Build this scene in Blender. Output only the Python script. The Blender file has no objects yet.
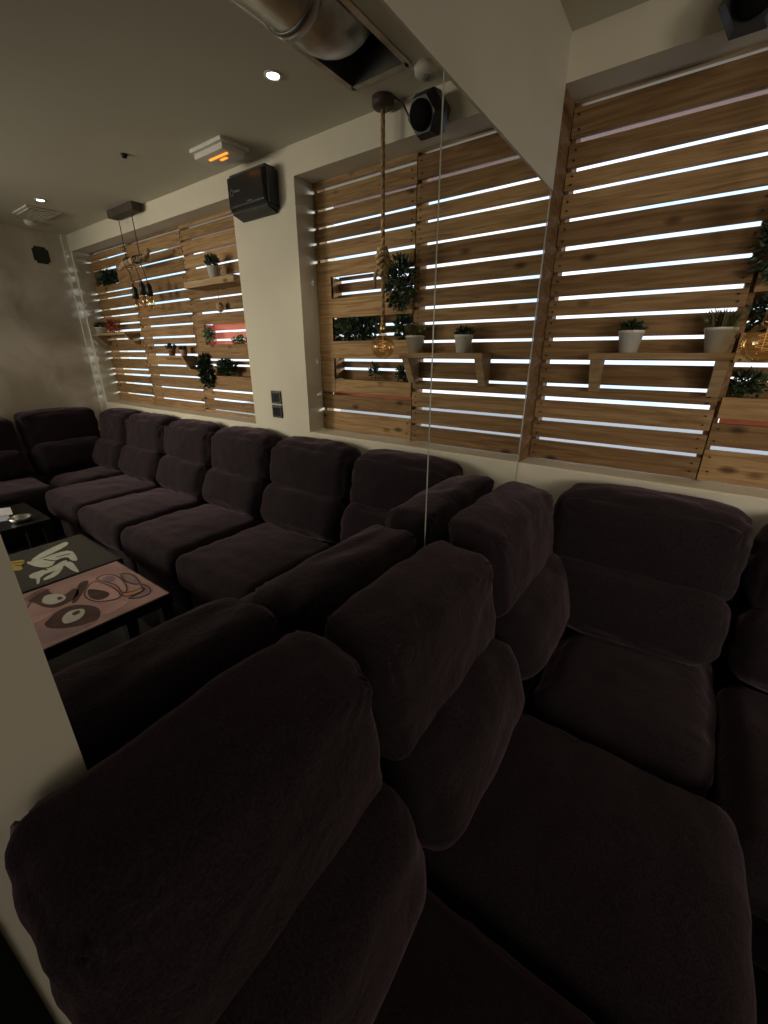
import bpy, bmesh, math, random
from mathutils import Vector, Matrix, noise
random.seed(7)
S = bpy.context.scene
C = S.collection
PI = math.pi

# ---------------------------------------------------------------- camera
CAM_Z = 1.47
fw = Vector((-0.5431976, 0.7583535, -0.3603279)); rt = Vector((0.8126246, 0.5827856, 0.0015034)); up = Vector((-0.2111340, 0.2919947, 0.9328245))
cam_data = bpy.data.cameras.new('camera'); cam = bpy.data.objects.new('camera', cam_data); C.objects.link(cam)
cam_data.sensor_fit = 'HORIZONTAL'; cam_data.sensor_width = 36.0; cam_data.lens = 409.1 / 768 * 36
cam_data.clip_start = 0.02; cam_data.clip_end = 200
m = Matrix((rt, up, -fw)).transposed().to_4x4(); m.translation = Vector((0, 0, CAM_Z)); cam.matrix_world = m
S.camera = cam
S.view_settings.view_transform = 'Standard'; S.view_settings.look = 'None'
S.view_settings.exposure = 0.0; S.view_settings.gamma = 1.0; S.view_settings.use_curve_mapping = False

# ---------------------------------------------------------------- sky and lights
W = bpy.data.worlds.new('sky'); S.world = W; W.use_nodes = True
wn = W.node_tree.nodes; wl = W.node_tree.links
bg = wn['Background']
tcw = wn.new('ShaderNodeTexCoord'); nzw = wn.new('ShaderNodeTexNoise'); nzw.inputs['Scale'].default_value = 3.0
rw = wn.new('ShaderNodeValToRGB'); rw.color_ramp.elements[0].position = .35; rw.color_ramp.elements[1].position = .65
rw.color_ramp.elements[0].color = (0.50, 0.72, 1.0, 1); rw.color_ramp.elements[1].color = (1.0, 0.95, 0.93, 1)
wl.new(tcw.outputs['Generated'], nzw.inputs['Vector']); wl.new(nzw.outputs['Fac'], rw.inputs['Fac']); wl.new(rw.outputs['Color'], bg.inputs['Color'])
bg.inputs['Strength'].default_value = 1.7

def area(name, loc, target, sx, sy, power, col, portal=False, spread=180):
    d = bpy.data.lights.new(name, 'AREA'); d.shape = 'RECTANGLE'; d.size = sx; d.size_y = sy; d.energy = power; d.color = col
    d.spread = math.radians(spread)
    if portal: d.cycles.is_portal = True
    o = bpy.data.objects.new(name, d); C.objects.link(o); o.location = loc
    o.rotation_euler = (Vector(target) - Vector(loc)).to_track_quat('-Z', 'Y').to_euler()
    return o
area('daylight_portal_corner_window', (0.10, 2.12, 1.70), (0.10, 0, 1.70), 1.5, 1.5, 1, (1, 1, 1), True)
area('daylight_portal_far_window', (2.50, 2.12, 1.70), (2.50, 0, 1.70), 2.5, 1.5, 1, (1, 1, 1), True)
# added fill lights without fixtures, standing in for the unseen rest of the bar
area('bar_room_fill', (2.6, -2.7, 1.55), (1.9, 1.8, 1.5), 2.2, 1.4, 27, (1.0, 0.90, 0.76))
area('bar_side_fill', (3.3, -1.3, 1.75), (1.75, 1.8, 1.25), 0.9, 0.9, 13, (1.0, 0.90, 0.74), spread=75)  # second added fill, narrow spread to brighten the far window side
sun = bpy.data.lights.new('low_sun', 'SUN'); sun.energy = 3.5; sun.angle = math.radians(4); sun.color = (0.9, 0.94, 1.0)
so = bpy.data.objects.new('low_sun', sun); C.objects.link(so)
so.rotation_euler = Vector((0.90, -0.15, -0.04)).to_track_quat('-Z', 'Y').to_euler()

# ---------------------------------------------------------------- materials
def newmat(name):
    mt = bpy.data.materials.new(name); mt.use_nodes = True
    return mt, mt.node_tree.nodes, mt.node_tree.links, mt.node_tree.nodes['Principled BSDF']
def plain(name, col, rough=.6, metal=0, noise_amt=.08, scale=20, bump=0, emis=None, estr=0, trans=0, coord='Object', spec=.5, coat=0):
    mt, n, l, b = newmat(name)
    tc = n.new('ShaderNodeTexCoord'); nz = n.new('ShaderNodeTexNoise'); nz.inputs['Scale'].default_value = scale; nz.inputs['Detail'].default_value = 5
    l.new(tc.outputs[coord], nz.inputs['Vector'])
    r = n.new('ShaderNodeValToRGB'); a = noise_amt
    r.color_ramp.elements[0].position = .3; r.color_ramp.elements[1].position = .7
    r.color_ramp.elements[0].color = tuple(c * (1 - a) for c in col) + (1,); r.color_ramp.elements[1].color = tuple(min(1, c * (1 + a)) for c in col) + (1,)
    l.new(nz.outputs['Fac'], r.inputs['Fac']); l.new(r.outputs['Color'], b.inputs['Base Color'])
    b.inputs['Roughness'].default_value = rough; b.inputs['Metallic'].default_value = metal
    b.inputs['Specular IOR Level'].default_value = spec
    if coat: b.inputs['Coat Weight'].default_value = coat
    if trans: b.inputs['Transmission Weight'].default_value = trans
    if emis:
        b.inputs['Emission Color'].default_value = emis + (1,); b.inputs['Emission Strength'].default_value = estr
    if bump:
        bp = n.new('ShaderNodeBump'); bp.inputs['Strength'].default_value = bump; bp.inputs['Distance'].default_value = .01
        l.new(nz.outputs['Fac'], bp.inputs['Height']); l.new(bp.outputs['Normal'], b.inputs['Normal'])
    return mt
M = {}
M['cream'] = plain('cream_paint', (.66, .61, .49), .7, noise_amt=.04, scale=3, bump=.02)
M['white_wall'] = plain('white_wall_paint', (.62, .58, .48), .65, noise_amt=.04, scale=2.5, bump=.02)
M['ceiling'] = plain('ceiling_paint', (.58, .56, .47), .8, noise_amt=.04, scale=1.5, bump=.02)
M['floor'] = plain('dark_floor', (.030, .028, .026), .35, noise_amt=.3, scale=6)
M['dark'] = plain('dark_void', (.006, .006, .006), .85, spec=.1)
M['black'] = plain('black_plastic', (.012, .013, .012), .45)
M['black_gloss'] = plain('black_gloss', (.010, .010, .010), .22)
M['black_wood'] = plain('black_table_paint', (.010, .009, .009), .4)
M['grey_txt'] = plain('grey_print', (.22, .23, .22), .5)
M['steel'] = plain('galvanised_steel', (.42, .42, .41), .32, 1.0, noise_amt=.25, scale=9, bump=.05)
M['white_plastic'] = plain('white_plastic', (.72, .70, .64), .4)
M['diffuser'] = plain('frosted_diffuser', (.75, .72, .66), .3, noise_amt=.02)
M['orange_glow'] = plain('orange_lamp_glow', (1, .35, .05), .4, emis=(1, .30, .03), estr=1.6)
M['lamp_led'] = plain('led_disc', (1, .97, .9), .4, emis=(1, .96, .88), estr=14)
M['pot_white'] = plain('white_zinc_pot', (.60, .58, .52), .45, noise_amt=.06, scale=40)
M['pink_pot'] = plain('pink_pot', (.75, .40, .36), .5)
M['terracotta'] = plain('terracotta', (.40, .14, .07), .7)
M['soil'] = plain('soil', (.03, .02, .015), .95, bump=.4, scale=80)
M['leaf'] = plain('dark_green_leaf', (.030, .055, .022), .5, noise_amt=.5, scale=14)
M['leaf_pale'] = plain('pale_green_leaf', (.20, .27, .16), .6, noise_amt=.3, scale=20)
M['leaf_dry'] = plain('dry_grass_leaf', (.16, .15, .055), .6, noise_amt=.3, scale=20)
M['petal'] = plain('rust_flower', (.28, .07, .03), .6, noise_amt=.3, scale=20)
M['rope'] = plain('jute_rope', (.36, .24, .12), .9, noise_amt=.35, scale=90, bump=.5)
M['paper'] = plain('white_paper', (.68, .68, .70), .6)
M['paper2'] = plain('pale_blue_paper', (.42, .45, .52), .6)
M['red_board'] = plain('red_painted_board', (.60, .16, .08), .6, scale=10)
M['driftwood'] = plain('driftwood', (.42, .28, .16), .8, noise_amt=.35, scale=20, bump=.3)
M['concrete'] = plain('outside_paving', (.34, .33, .31), .9)
M['awning'] = plain('awning_cloth', (.42, .27, .23), .9)
M['yellow'] = plain('yellow_paint', (.50, .37, .07), .6)
M['graffiti'] = plain('off_white_paint', (.62, .64, .55), .6)
M['canvas_dark'] = plain('charcoal_print', (.055, .053, .045), .5, noise_amt=.1, scale=8)
M['art_pink'] = plain('dusty_pink_print', (.50, .30, .285), .45, noise_amt=.22, scale=7)
M['art_brown'] = plain('maroon_brown_print', (.095, .050, .045), .5, noise_amt=.35, scale=14)
M['art_mauve'] = plain('mauve_print', (.36, .23, .26), .5, noise_amt=.2, scale=12)
M['art_rose'] = plain('rose_print', (.62, .37, .355), .45, noise_amt=.12, scale=12)
M['art_peach'] = plain('peach_print', (.60, .33, .17), .45, noise_amt=.1)
M['eye_white'] = plain('eye_white_print', (.66, .63, .56), .45, noise_amt=.04)

# mirror
mt, n, l, b = newmat('mirror_silver'); b.inputs['Metallic'].default_value = 1; b.inputs['Roughness'].default_value = 0.0
b.inputs['Base Color'].default_value = (.88, .90, .88, 1); M['mirror'] = mt
M['mirror_edge'] = plain('polished_glass_edge', (.42, .42, .36), .15, noise_amt=.2, scale=8)

# clear bulb glass
mt, n, l, b = newmat('amber_bulb_glass')
tr_ = n.new('ShaderNodeBsdfTransparent'); tr_.inputs['Color'].default_value = (.88, .77, .56, 1)
gl_ = n.new('ShaderNodeBsdfGlossy'); gl_.inputs['Roughness'].default_value = .04; gl_.inputs['Color'].default_value = (1, .93, .80, 1)
lw_ = n.new('ShaderNodeLayerWeight'); lw_.inputs['Blend'].default_value = .22; ms_ = n.new('ShaderNodeMixShader')
mf_ = n.new('ShaderNodeMath'); mf_.operation = 'MULTIPLY_ADD'; mf_.inputs[1].default_value = .45; mf_.inputs[2].default_value = .10; l.new(lw_.outputs['Fresnel'], mf_.inputs[0]); l.new(mf_.outputs[0], ms_.inputs[0]); l.new(tr_.outputs[0], ms_.inputs[1]); l.new(gl_.outputs[0], ms_.inputs[2]); l.new(ms_.outputs[0], n['Material Output'].inputs['Surface']); M['bulb'] = mt
M['dark_timber'] = plain('dark_stained_timber', (.055, .038, .026), .6, noise_amt=.4, scale=18)
M['brass'] = plain('aged_brass', (.45, .30, .12), .35, 1.0)
M['filament'] = plain('bulb_filament', (1, .6, .25), .4, emis=(1, .55, .25), estr=.25)

# stone-look wall
mt, n, l, b = newmat('cloudy_stone_panels')
tc = n.new('ShaderNodeTexCoord'); nz = n.new('ShaderNodeTexNoise'); nz.inputs['Scale'].default_value = 2.2; nz.inputs['Detail'].default_value = 7; nz.inputs['Distortion'].default_value = .6
r = n.new('ShaderNodeValToRGB'); r.color_ramp.elements[0].position = .36; r.color_ramp.elements[1].position = .62
r.color_ramp.elements[0].color = (.44, .39, .30, 1); r.color_ramp.elements[1].color = (.70, .66, .57, 1)
l.new(tc.outputs['Object'], nz.inputs['Vector']); l.new(nz.outputs['Fac'], r.inputs['Fac']); l.new(r.outputs['Color'], b.inputs['Base Color']); b.inputs['Roughness'].default_value = .55
M['stone'] = mt

# chenille fabric
mt, n, l, b = newmat('aubergine_chenille')
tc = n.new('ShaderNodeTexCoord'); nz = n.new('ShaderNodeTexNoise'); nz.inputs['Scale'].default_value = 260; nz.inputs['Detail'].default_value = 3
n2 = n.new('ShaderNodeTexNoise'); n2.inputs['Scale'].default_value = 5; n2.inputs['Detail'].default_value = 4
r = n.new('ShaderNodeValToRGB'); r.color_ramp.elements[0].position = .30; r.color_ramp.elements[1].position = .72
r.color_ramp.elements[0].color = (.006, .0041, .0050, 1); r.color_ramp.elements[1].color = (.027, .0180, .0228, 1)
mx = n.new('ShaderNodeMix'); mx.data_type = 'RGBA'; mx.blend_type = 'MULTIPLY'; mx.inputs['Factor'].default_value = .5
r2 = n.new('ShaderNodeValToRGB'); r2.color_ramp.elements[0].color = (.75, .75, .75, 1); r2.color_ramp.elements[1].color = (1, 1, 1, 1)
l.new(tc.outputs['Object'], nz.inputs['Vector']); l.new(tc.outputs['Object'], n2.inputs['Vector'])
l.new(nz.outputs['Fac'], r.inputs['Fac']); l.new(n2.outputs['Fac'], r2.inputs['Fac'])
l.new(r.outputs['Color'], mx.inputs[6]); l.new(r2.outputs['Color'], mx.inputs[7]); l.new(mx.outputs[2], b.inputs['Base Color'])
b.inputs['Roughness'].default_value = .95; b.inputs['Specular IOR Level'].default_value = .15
b.inputs['Sheen Weight'].default_value = .30; b.inputs['Sheen Roughness'].default_value = .45; b.inputs['Sheen Tint'].default_value = (.60, .42, .50, 1)
n3 = n.new('ShaderNodeTexNoise'); n3.inputs['Scale'].default_value = 11; n3.inputs['Detail'].default_value = 3; n3.inputs['Distortion'].default_value = 1.5
l.new(tc.outputs['Object'], n3.inputs['Vector'])
b3 = n.new('ShaderNodeBump'); b3.inputs['Strength'].default_value = .18; b3.inputs['Distance'].default_value = .03; l.new(n3.outputs['Fac'], b3.inputs['Height'])
bp = n.new('ShaderNodeBump'); bp.inputs['Strength'].default_value = .35; bp.inputs['Distance'].default_value = .003
l.new(nz.outputs['Fac'], bp.inputs['Height']); l.new(b3.outputs['Normal'], bp.inputs['Normal']); l.new(bp.outputs['Normal'], b.inputs['Normal'])
M['fabric'] = mt

# pallet timber: grain along X, one tint per board through a colour attribute
def timber(name, dark, mid, light):
    mt, n, l, b = newmat(name)
    tc = n.new('ShaderNodeTexCoord'); at = n.new('ShaderNodeAttribute'); at.attribute_name = 'board'
    sep = n.new('ShaderNodeSeparateColor'); l.new(at.outputs['Color'], sep.inputs['Color'])
    off = n.new('ShaderNodeCombineXYZ'); mul = n.new('ShaderNodeMath'); mul.operation = 'MULTIPLY'; mul.inputs[1].default_value = 40
    l.new(sep.outputs['Green'], mul.inputs[0]); l.new(mul.outputs[0], off.inputs['X']); l.new(mul.outputs[0], off.inputs['Y'])
    add = n.new('ShaderNodeVectorMath'); add.operation = 'ADD'; l.new(tc.outputs['Object'], add.inputs[0]); l.new(off.outputs[0], add.inputs[1])
    mp = n.new('ShaderNodeMapping'); mp.inputs['Scale'].default_value = (1.6, 9, 26); l.new(add.outputs[0], mp.inputs['Vector'])
    g = n.new('ShaderNodeTexNoise'); g.inputs['Scale'].default_value = 2.2; g.inputs['Detail'].default_value = 8; g.inputs['Distortion'].default_value = 1.2; l.new(mp.outputs[0], g.inputs['Vector'])
    r = n.new('ShaderNodeValToRGB'); e = r.color_ramp.elements; e[0].position = .28; e[1].position = .72
    e[0].color = dark + (1,); e[1].color = light + (1,); mid_e = e.new(.5); mid_e.color = mid + (1,)
    l.new(g.outputs['Fac'], r.inputs['Fac'])
    # knots
    mk = n.new('ShaderNodeMapping'); mk.inputs['Scale'].default_value = (4.5, .01, 9); l.new(add.outputs[0], mk.inputs['Vector'])
    v = n.new('ShaderNodeTexVoronoi'); v.inputs['Scale'].default_value = 1.0; l.new(mk.outputs[0], v.inputs['Vector'])
    kr = n.new('ShaderNodeValToRGB'); kr.color_ramp.elements[0].position = .06; kr.color_ramp.elements[0].color = (.16, .10, .07, 1); kr.color_ramp.elements[1].position = .17; kr.color_ramp.elements[1].color = (1, 1, 1, 1)
    l.new(v.outputs['Distance'], kr.inputs['Fac'])
    m1 = n.new('ShaderNodeMix'); m1.data_type = 'RGBA'; m1.blend_type = 'MULTIPLY'; m1.inputs['Factor'].default_value = .8
    l.new(r.outputs['Color'], m1.inputs[6]); l.new(kr.outputs['Color'], m1.inputs[7])
    m2 = n.new('ShaderNodeMix'); m2.data_type = 'RGBA'; m2.blend_type = 'MULTIPLY'; m2.inputs['Factor'].default_value = 1
    tr = n.new('ShaderNodeValToRGB'); tr.color_ramp.elements[0].color = (.52, .46, .42, 1); tr.color_ramp.elements[1].color = (1.05, 1.02, .98, 1)
    l.new(sep.outputs['Red'], tr.inputs['Fac']); l.new(m1.outputs[2], m2.inputs[6]); l.new(tr.outputs['Color'], m2.inputs[7])
    l.new(m2.outputs[2], b.inputs['Base Color']); b.inputs['Roughness'].default_value = .72; b.inputs['Specular IOR Level'].default_value = .25
    bp = n.new('ShaderNodeBump'); bp.inputs['Strength'].default_value = .25; bp.inputs['Distance'].default_value = .004; l.new(g.outputs['Fac'], bp.inputs['Height']); l.new(bp.outputs['Normal'], b.inputs['Normal'])
    return mt
M['pine'] = timber('pallet_pine', (.23, .132, .058), (.38, .240, .114), (.49, .345, .180))
M['shelf_pine'] = timber('shelf_pine', (.32, .21, .11), (.45, .32, .18), (.55, .42, .26))
# backlit pink acrylic
mt, n, l, b = newmat('pink_translucent_panel'); b.inputs['Base Color'].default_value = (.95, .42, .30, 1); b.inputs['Roughness'].default_value = .5
tl = n.new('ShaderNodeBsdfTranslucent'); tl.inputs['Color'].default_value = (.95, .50, .40, 1); ms = n.new('ShaderNodeMixShader'); ms.inputs[0].default_value = .6
l.new(b.outputs[0], ms.inputs[1]); l.new(tl.outputs[0], ms.inputs[2]); l.new(ms.outputs[0], n['Material Output'].inputs['Surface']); M['pink_panel'] = mt

# ---------------------------------------------------------------- helpers
def obj(name, bm, mats, parent=None, smooth=False, loc=(0, 0, 0), rz=0, recalc=True):
    if recalc: bmesh.ops.recalc_face_normals(bm, faces=bm.faces)
    me = bpy.data.meshes.new(name); bm.to_mesh(me); bm.free()
    for mm in (mats if isinstance(mats, (list, tuple)) else [mats]): me.materials.append(M[mm] if isinstance(mm, str) else mm)
    if smooth:
        for p in me.polygons: p.use_smooth = True
    o = bpy.data.objects.new(name, me); C.objects.link(o)
    o.location = loc; o.rotation_euler = (0, 0, rz)
    if parent: o.parent = parent
    return o
def tag(o, label=None, cat=None, group=None, kind=None):
    if label: o['label'] = label
    if cat: o['category'] = cat
    if group: o['group'] = group
    if kind: o['kind'] = kind
    return o
def thing(name, label, cat, loc=(0, 0, 0), rz=0, group=None):
    o = bpy.data.objects.new(name, None); C.objects.link(o); o.location = loc; o.rotation_euler = (0, 0, rz); o.empty_display_size = .05
    return tag(o, label, cat, group)
def box(bm, x0, x1, y0, y1, z0, z1, bevel=0, mat=0, col=None):
    r = bmesh.ops.create_cube(bm, size=1)
    vs = r['verts']
    for v in vs: v.co = Vector((x0 + (v.co.x + .5) * (x1 - x0), y0 + (v.co.y + .5) * (y1 - y0), z0 + (v.co.z + .5) * (z1 - z0)))
    fs = list({f for v in vs for f in v.link_faces})
    for f in fs: f.material_index = mat
    if col is not None:
        lay = bm.loops.layers.color.get('board') or bm.loops.layers.color.new('board')
        for f in fs:
            for lp in f.loops: lp[lay] = col
    if bevel:
        es = list({e for v in vs for e in v.link_edges})
        bmesh.ops.bevel(bm, geom=es, offset=bevel, segments=2, affect='EDGES', profile=.7)
    return vs
def rcol(lo=0, hi=1): return (random.uniform(lo, hi), random.random(), random.random(), 1)
def lathe(bm, prof, seg=28, center=(0, 0, 0), mat=0, M4=None):
    rings = []
    for r_, z in prof:
        rings.append([bm.verts.new((r_ * math.cos(2 * PI * k / seg), r_ * math.sin(2 * PI * k / seg), z)) for k in range(seg)])
    for a, b_ in zip(rings, rings[1:]):
        for k in range(seg):
            f = bm.faces.new((a[k], a[(k + 1) % seg], b_[(k + 1) % seg], b_[k])); f.material_index = mat
    for ring, rev in ((rings[0], True), (rings[-1], False)):
        if (ring[0].co - ring[seg // 2].co).length > 1e-4:
            f = bm.faces.new(ring[::-1] if rev else ring); f.material_index = mat
    allv = [v for r_ in rings for v in r_]
    for v in allv:
        if M4: v.co = M4 @ v.co
        v.co += Vector(center)
    return allv
def tube(bm, pts, r, seg=10, mat=0, closed_ends=True):
    pts = [Vector(p) for p in pts]; rings = []
    for i, p in enumerate(pts):
        d = (pts[min(i + 1, len(pts) - 1)] - pts[max(i - 1, 0)]).normalized()
        a = d.orthogonal().normalized() if i == 0 else (prev - d * prev.dot(d)).normalized()
        prev = a; b_ = d.cross(a); rr = r[i] if isinstance(r, (list, tuple)) else r
        rings.append([bm.verts.new(p + (a * math.cos(2 * PI * k / seg) + b_ * math.sin(2 * PI * k / seg)) * rr) for k in range(seg)])
    for a, b_ in zip(rings, rings[1:]):
        for k in range(seg):
            f = bm.faces.new((a[k], a[(k + 1) % seg], b_[(k + 1) % seg], b_[k])); f.material_index = mat
    if closed_ends:
        bm.faces.new(rings[0][::-1]).material_index = mat; bm.faces.new(rings[-1]).material_index = mat
def struct(name, bm, mats, smooth=False):
    return tag(obj(name, bm, mats, smooth=smooth), kind='structure')

# ---------------------------------------------------------------- the room
XM = -0.565          # mirror wall
XF = 3.72            # far wall
YW = 1.843           # front face of the window wall
YP = 1.97            # front of the pallet timber
ZC = 2.46
YB = -3.2
bm = bmesh.new(); box(bm, -.9, XF + .2, YB - .2, YW + .3, -.1, 0); struct('floor', bm, 'floor')
# ceiling with the opening the duct goes up through
HX0, HX1, HY0, HY1 = -.048, .216, YB + .02, 1.655
bm = bmesh.new()
box(bm, -.9, HX0, YB - .2, YW + .3, ZC, ZC + .1); box(bm, HX1, XF + .2, YB - .2, YW + .3, ZC, ZC + .1)
box(bm, HX0, HX1, YB - .2, HY0, ZC, ZC + .1); box(bm, HX0, HX1, HY1, YW + .3, ZC, ZC + .1)
struct('ceiling', bm, 'ceiling')
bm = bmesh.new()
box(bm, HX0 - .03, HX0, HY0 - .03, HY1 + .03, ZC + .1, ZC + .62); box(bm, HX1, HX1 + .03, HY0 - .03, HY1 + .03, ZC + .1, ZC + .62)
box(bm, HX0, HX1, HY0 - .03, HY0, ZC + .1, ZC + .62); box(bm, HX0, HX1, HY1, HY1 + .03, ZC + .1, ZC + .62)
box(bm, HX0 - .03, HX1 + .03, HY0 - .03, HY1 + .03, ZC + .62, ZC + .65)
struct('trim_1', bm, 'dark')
bm = bmesh.new()
for a in ((HX0 - .012, HX0 + .012, HY0 - .012, HY1 + .012), (HX1 - .012, HX1 + .012, HY0 - .012, HY1 + .012), (HX0, HX1, HY0 - .012, HY0 + .012), (HX0, HX1, HY1 - .012, HY1 + .012)):
    box(bm, *a, ZC - .006, ZC + .1)
struct('trim_2', bm, 'steel')
# mirror wall: white plaster left of the mirror and above it
MZ = 2.03; MY0 = .085
bm = bmesh.new()
box(bm, -.75, XM - .006, -.045, YW + .3, 0, ZC)
box(bm, XM - .006, XM + .004, -.045, YW, MZ, ZC)
box(bm, XM - .006, XM + .004, -.045, MY0, 0, MZ)
struct('wall_left', bm, 'white_wall')
bm = bmesh.new(); box(bm, -.80, -.74, YB, -.045, 0, ZC); struct('wall_left_doorway', bm, 'dark').name = 'door_1'
bm = bmesh.new(); box(bm, -.75, XM + .012, -.085, -.045, 0, 2.1, .006); struct('trim_3', bm, 'dark')
# window wall
X1, X2, X3, X4 = XM, .77, 1.30, 3.66
SZ, LZ = 1.0, 2.33
for a in ((-.9, XF + .2, 0, SZ), (-.9, XF + .2, LZ, ZC), (X2, X3, SZ, LZ), (X4, XF + .2, SZ, LZ), (-.9, X1 - .10, SZ, LZ)):   # below the sills, lintel, column, ends
    bm = bmesh.new(); box(bm, a[0], a[1], YW, YW + .3, a[2], a[3]); struct('wall_back', bm, 'cream')
bm = bmesh.new(); box(bm, X1 - .10, X2, YW + .005, YW + .3, SZ, SZ + .008); box(bm, X3, X4, YW + .005, YW + .3, SZ, SZ + .008); struct('trim_4', bm, 'cream')
bm = bmesh.new(); box(bm, XM - .006, XM + .002, YW + .001, YP - .003, SZ + .009, LZ - .001, 0, col=(.0, .6, .2, 1)); struct('trim_8', bm, 'pine')
bm = bmesh.new(); box(bm, XF, XF + .2, YB, YW, 0, ZC); struct('wall_right', bm, 'stone')
bm = bmesh.new(); box(bm, XF - .022, XF, YW - .045, YW, .0, ZC); struct('trim_5', bm, 'white_plastic')
bm = bmesh.new(); box(bm, -.9, XF + .2, YB - .2, YB, 0, ZC); struct('wall_front', bm, 'white_wall')
# outside: paving and a long awning that shows pink through the top gaps
bm = bmesh.new(); box(bm, -9, 12, 2.2, 14, -.3, -.2); struct('ground', bm, 'concrete')
bm = bmesh.new()
vs = box(bm, -6.0, 4.2, 2.5, 3.6, 0, .03)
for v in vs: v.co.z += 2.56 + (v.co.y - 2.5) * .10
tag(obj('awning', bm, 'awning'), 'pink-toned awning outside, glimpsed only through the topmost gaps in the pallet boards', 'awning')

# ---------------------------------------------------------------- mirror panels on the left wall
def mirror(y0, y1, label, seam_right):
    t = thing('wall_mirror', label, 'mirror', (XM - .006, (y0 + y1) / 2, .45), 0)
    h = (y1 - y0) / 2
    bm = bmesh.new(); box(bm, 0, .006, -h, h, 0, MZ - .45); obj('mirror_glass', bm, 'mirror', t)
    bm = bmesh.new(); box(bm, 0, .0075, h - seam_right, h, 0, MZ - .45); obj('polished_edge', bm, 'mirror_edge', t)
    return t
mirror(MY0, 1.006, 'large wall mirror panel between the white wall strip and the thin upright joint', .002)
mirror(1.007, YW - .002, 'frameless wall mirror panel between the thin upright joint and the slatted corner window', .011)

# ---------------------------------------------------------------- pallet panels
def pallet(x0, x1, gaps, label, openings=(), posts=(), tone=(0, 1), gap_h=.0145):
    """boards between the gap centres; openings = (z0, z1, xa, xb, [back gap centres], back material)"""
    t = thing('pallet_panel', label, 'pallet screen', ((x0 + x1) / 2, YP, SZ + .009), 0, None)
    ox, oz = (x0 + x1) / 2, SZ + .009
    bm = bmesh.new(); zz = sorted(gaps); edges = [SZ + .012] + zz + [LZ - .002]
    for a, b_ in zip(edges, edges[1:]):
        lo = a + (gap_h / 2 if a != edges[0] else 0); hi = b_ - (gap_h / 2 if b_ != edges[-1] else 0)
        lo += random.uniform(-.002, .002) if a != edges[0] else 0; hi += random.uniform(-.002, .002) if b_ != edges[-1] else 0
        segs = [(x0 + .002, x1 - .002, lo, hi)]
        for (za, zb, xa, xb, _, _) in openings:
            new = []
            for (sa, sb, sl, sh) in segs:
                if zb <= sl or za >= sh: new.append((sa, sb, sl, sh)); continue
                if xa - sa > .015: new.append((sa, xa, sl, sh))
                if sb - xb > .015: new.append((xb, sb, sl, sh))
                if za - sl > .008: new.append((max(sa, xa), min(sb, xb), sl, za))
                if sh - zb > .008: new.append((max(sa, xa), min(sb, xb), zb, sh))
            segs = new
        c = rcol(*tone)
        for (sa, sb, sl, sh) in segs:
            j = random.uniform(-.002, .002)
            box(bm, sa - ox, sb - ox, j, .018 + j, sl - oz, sh - oz, .0015, col=c)
    slat_bm = bm
    for px in [x0 + .009, x1 - .009] + list(posts):
        bm = bmesh.new(); box(bm, px - .008 - ox, px + .008 - ox, .020, .085, 0, LZ - oz - .003, .002, col=rcol(0, .4)); obj('upright', bm, 'pine', t)
    for (za, zb, xa, xb, bg_, bmat) in openings:
        bm = bmesh.new()
        e = [za - .01] + sorted(bg_) + [zb + .01]
        for a, b_ in zip(e, e[1:]):
            lo = a + (gap_h / 2 if a != e[0] else 0); hi = b_ - (gap_h / 2 if b_ != e[-1] else 0)
            if hi - lo > .004: box(bm, xa - .01 - ox, xb + .01 - ox, .088, .10, lo - oz, hi - oz, 0, col=rcol(0, .5))
        box(bm, xa - .01 - ox, xb + .01 - ox, .012, .10, za - .016 - oz, za - .001 - oz, 0, col=rcol(0, .6))
        box(bm, xa - .014 - ox, xa - .002 - ox, .019, .10, za - oz, zb - oz, 0, col=rcol(.2, .6))
        box(bm, xb + .002 - ox, xb + .014 - ox, .019, .10, za - oz, zb - oz, 0, col=rcol(.2, .6))
        obj('planter_box', bm, bmat, t)
    # nail heads, two above each other near both ends of every board
    bm = slat_bm
    for a, b_ in zip(edges, edges[1:]):
        if b_ - a < .05: continue
        for px in (x0 + .025, x1 - .025):
            for q in (.3, .7):
                zc_ = a + (b_ - a) * q + random.uniform(-.004, .004)
                if any(za - .004 < zc_ < zb + .004 and xa - .01 < px < xb + .01 for (za, zb, xa, xb, _, _) in openings): continue
                lathe(bm, [(.0001, .0), (.0035, 0), (.003, .004), (.0001, .004)], 8, (px - ox + random.uniform(-.004, .004), -.003, zc_ - oz), mat=1, M4=Matrix.Rotation(PI / 2, 4, 'X'))
    obj('slats', bm, ['pine', 'black'], t)
    return t
bm = bmesh.new(); box(bm, XM - .09, XM + .004, YP - .002, YP + .05, SZ + .01, LZ - .002, .002, col=(.1, .3, .2, 1)); tag(obj('trim_6', bm, 'pine'), kind='structure')
G2 = [2.315, 2.21, 2.12, 2.05, 1.96, 1.865, 1.775, 1.685, 1.615, 1.53, 1.44, 1.345, 1.285, 1.195, 1.105]
pallet(XM + .006, .095, G2, 'wide pallet board screen behind the two white pots in the corner window', tone=(.15, 1))
pallet(.0955, .766, [2.29, 2.20, 2.12, 2.05, 1.96, 1.24, 1.14],
       'pallet board screen with three dark planter openings in the corner window beside the column',
       openings=((1.765, 1.875, .105, .66, [1.86, 1.80], 'pine'), (1.54, 1.665, .105, .69, [1.625, 1.575], 'pine'), (1.325, 1.445, .105, .655, [1.435, 1.385], 'pine')), tone=(.4, 1))
bm = bmesh.new(); box(bm, .12, .75, 2.06, 2.075, 1.19, 1.30); tag(obj('trim_7', bm, 'red_board'), kind='structure')
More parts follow.
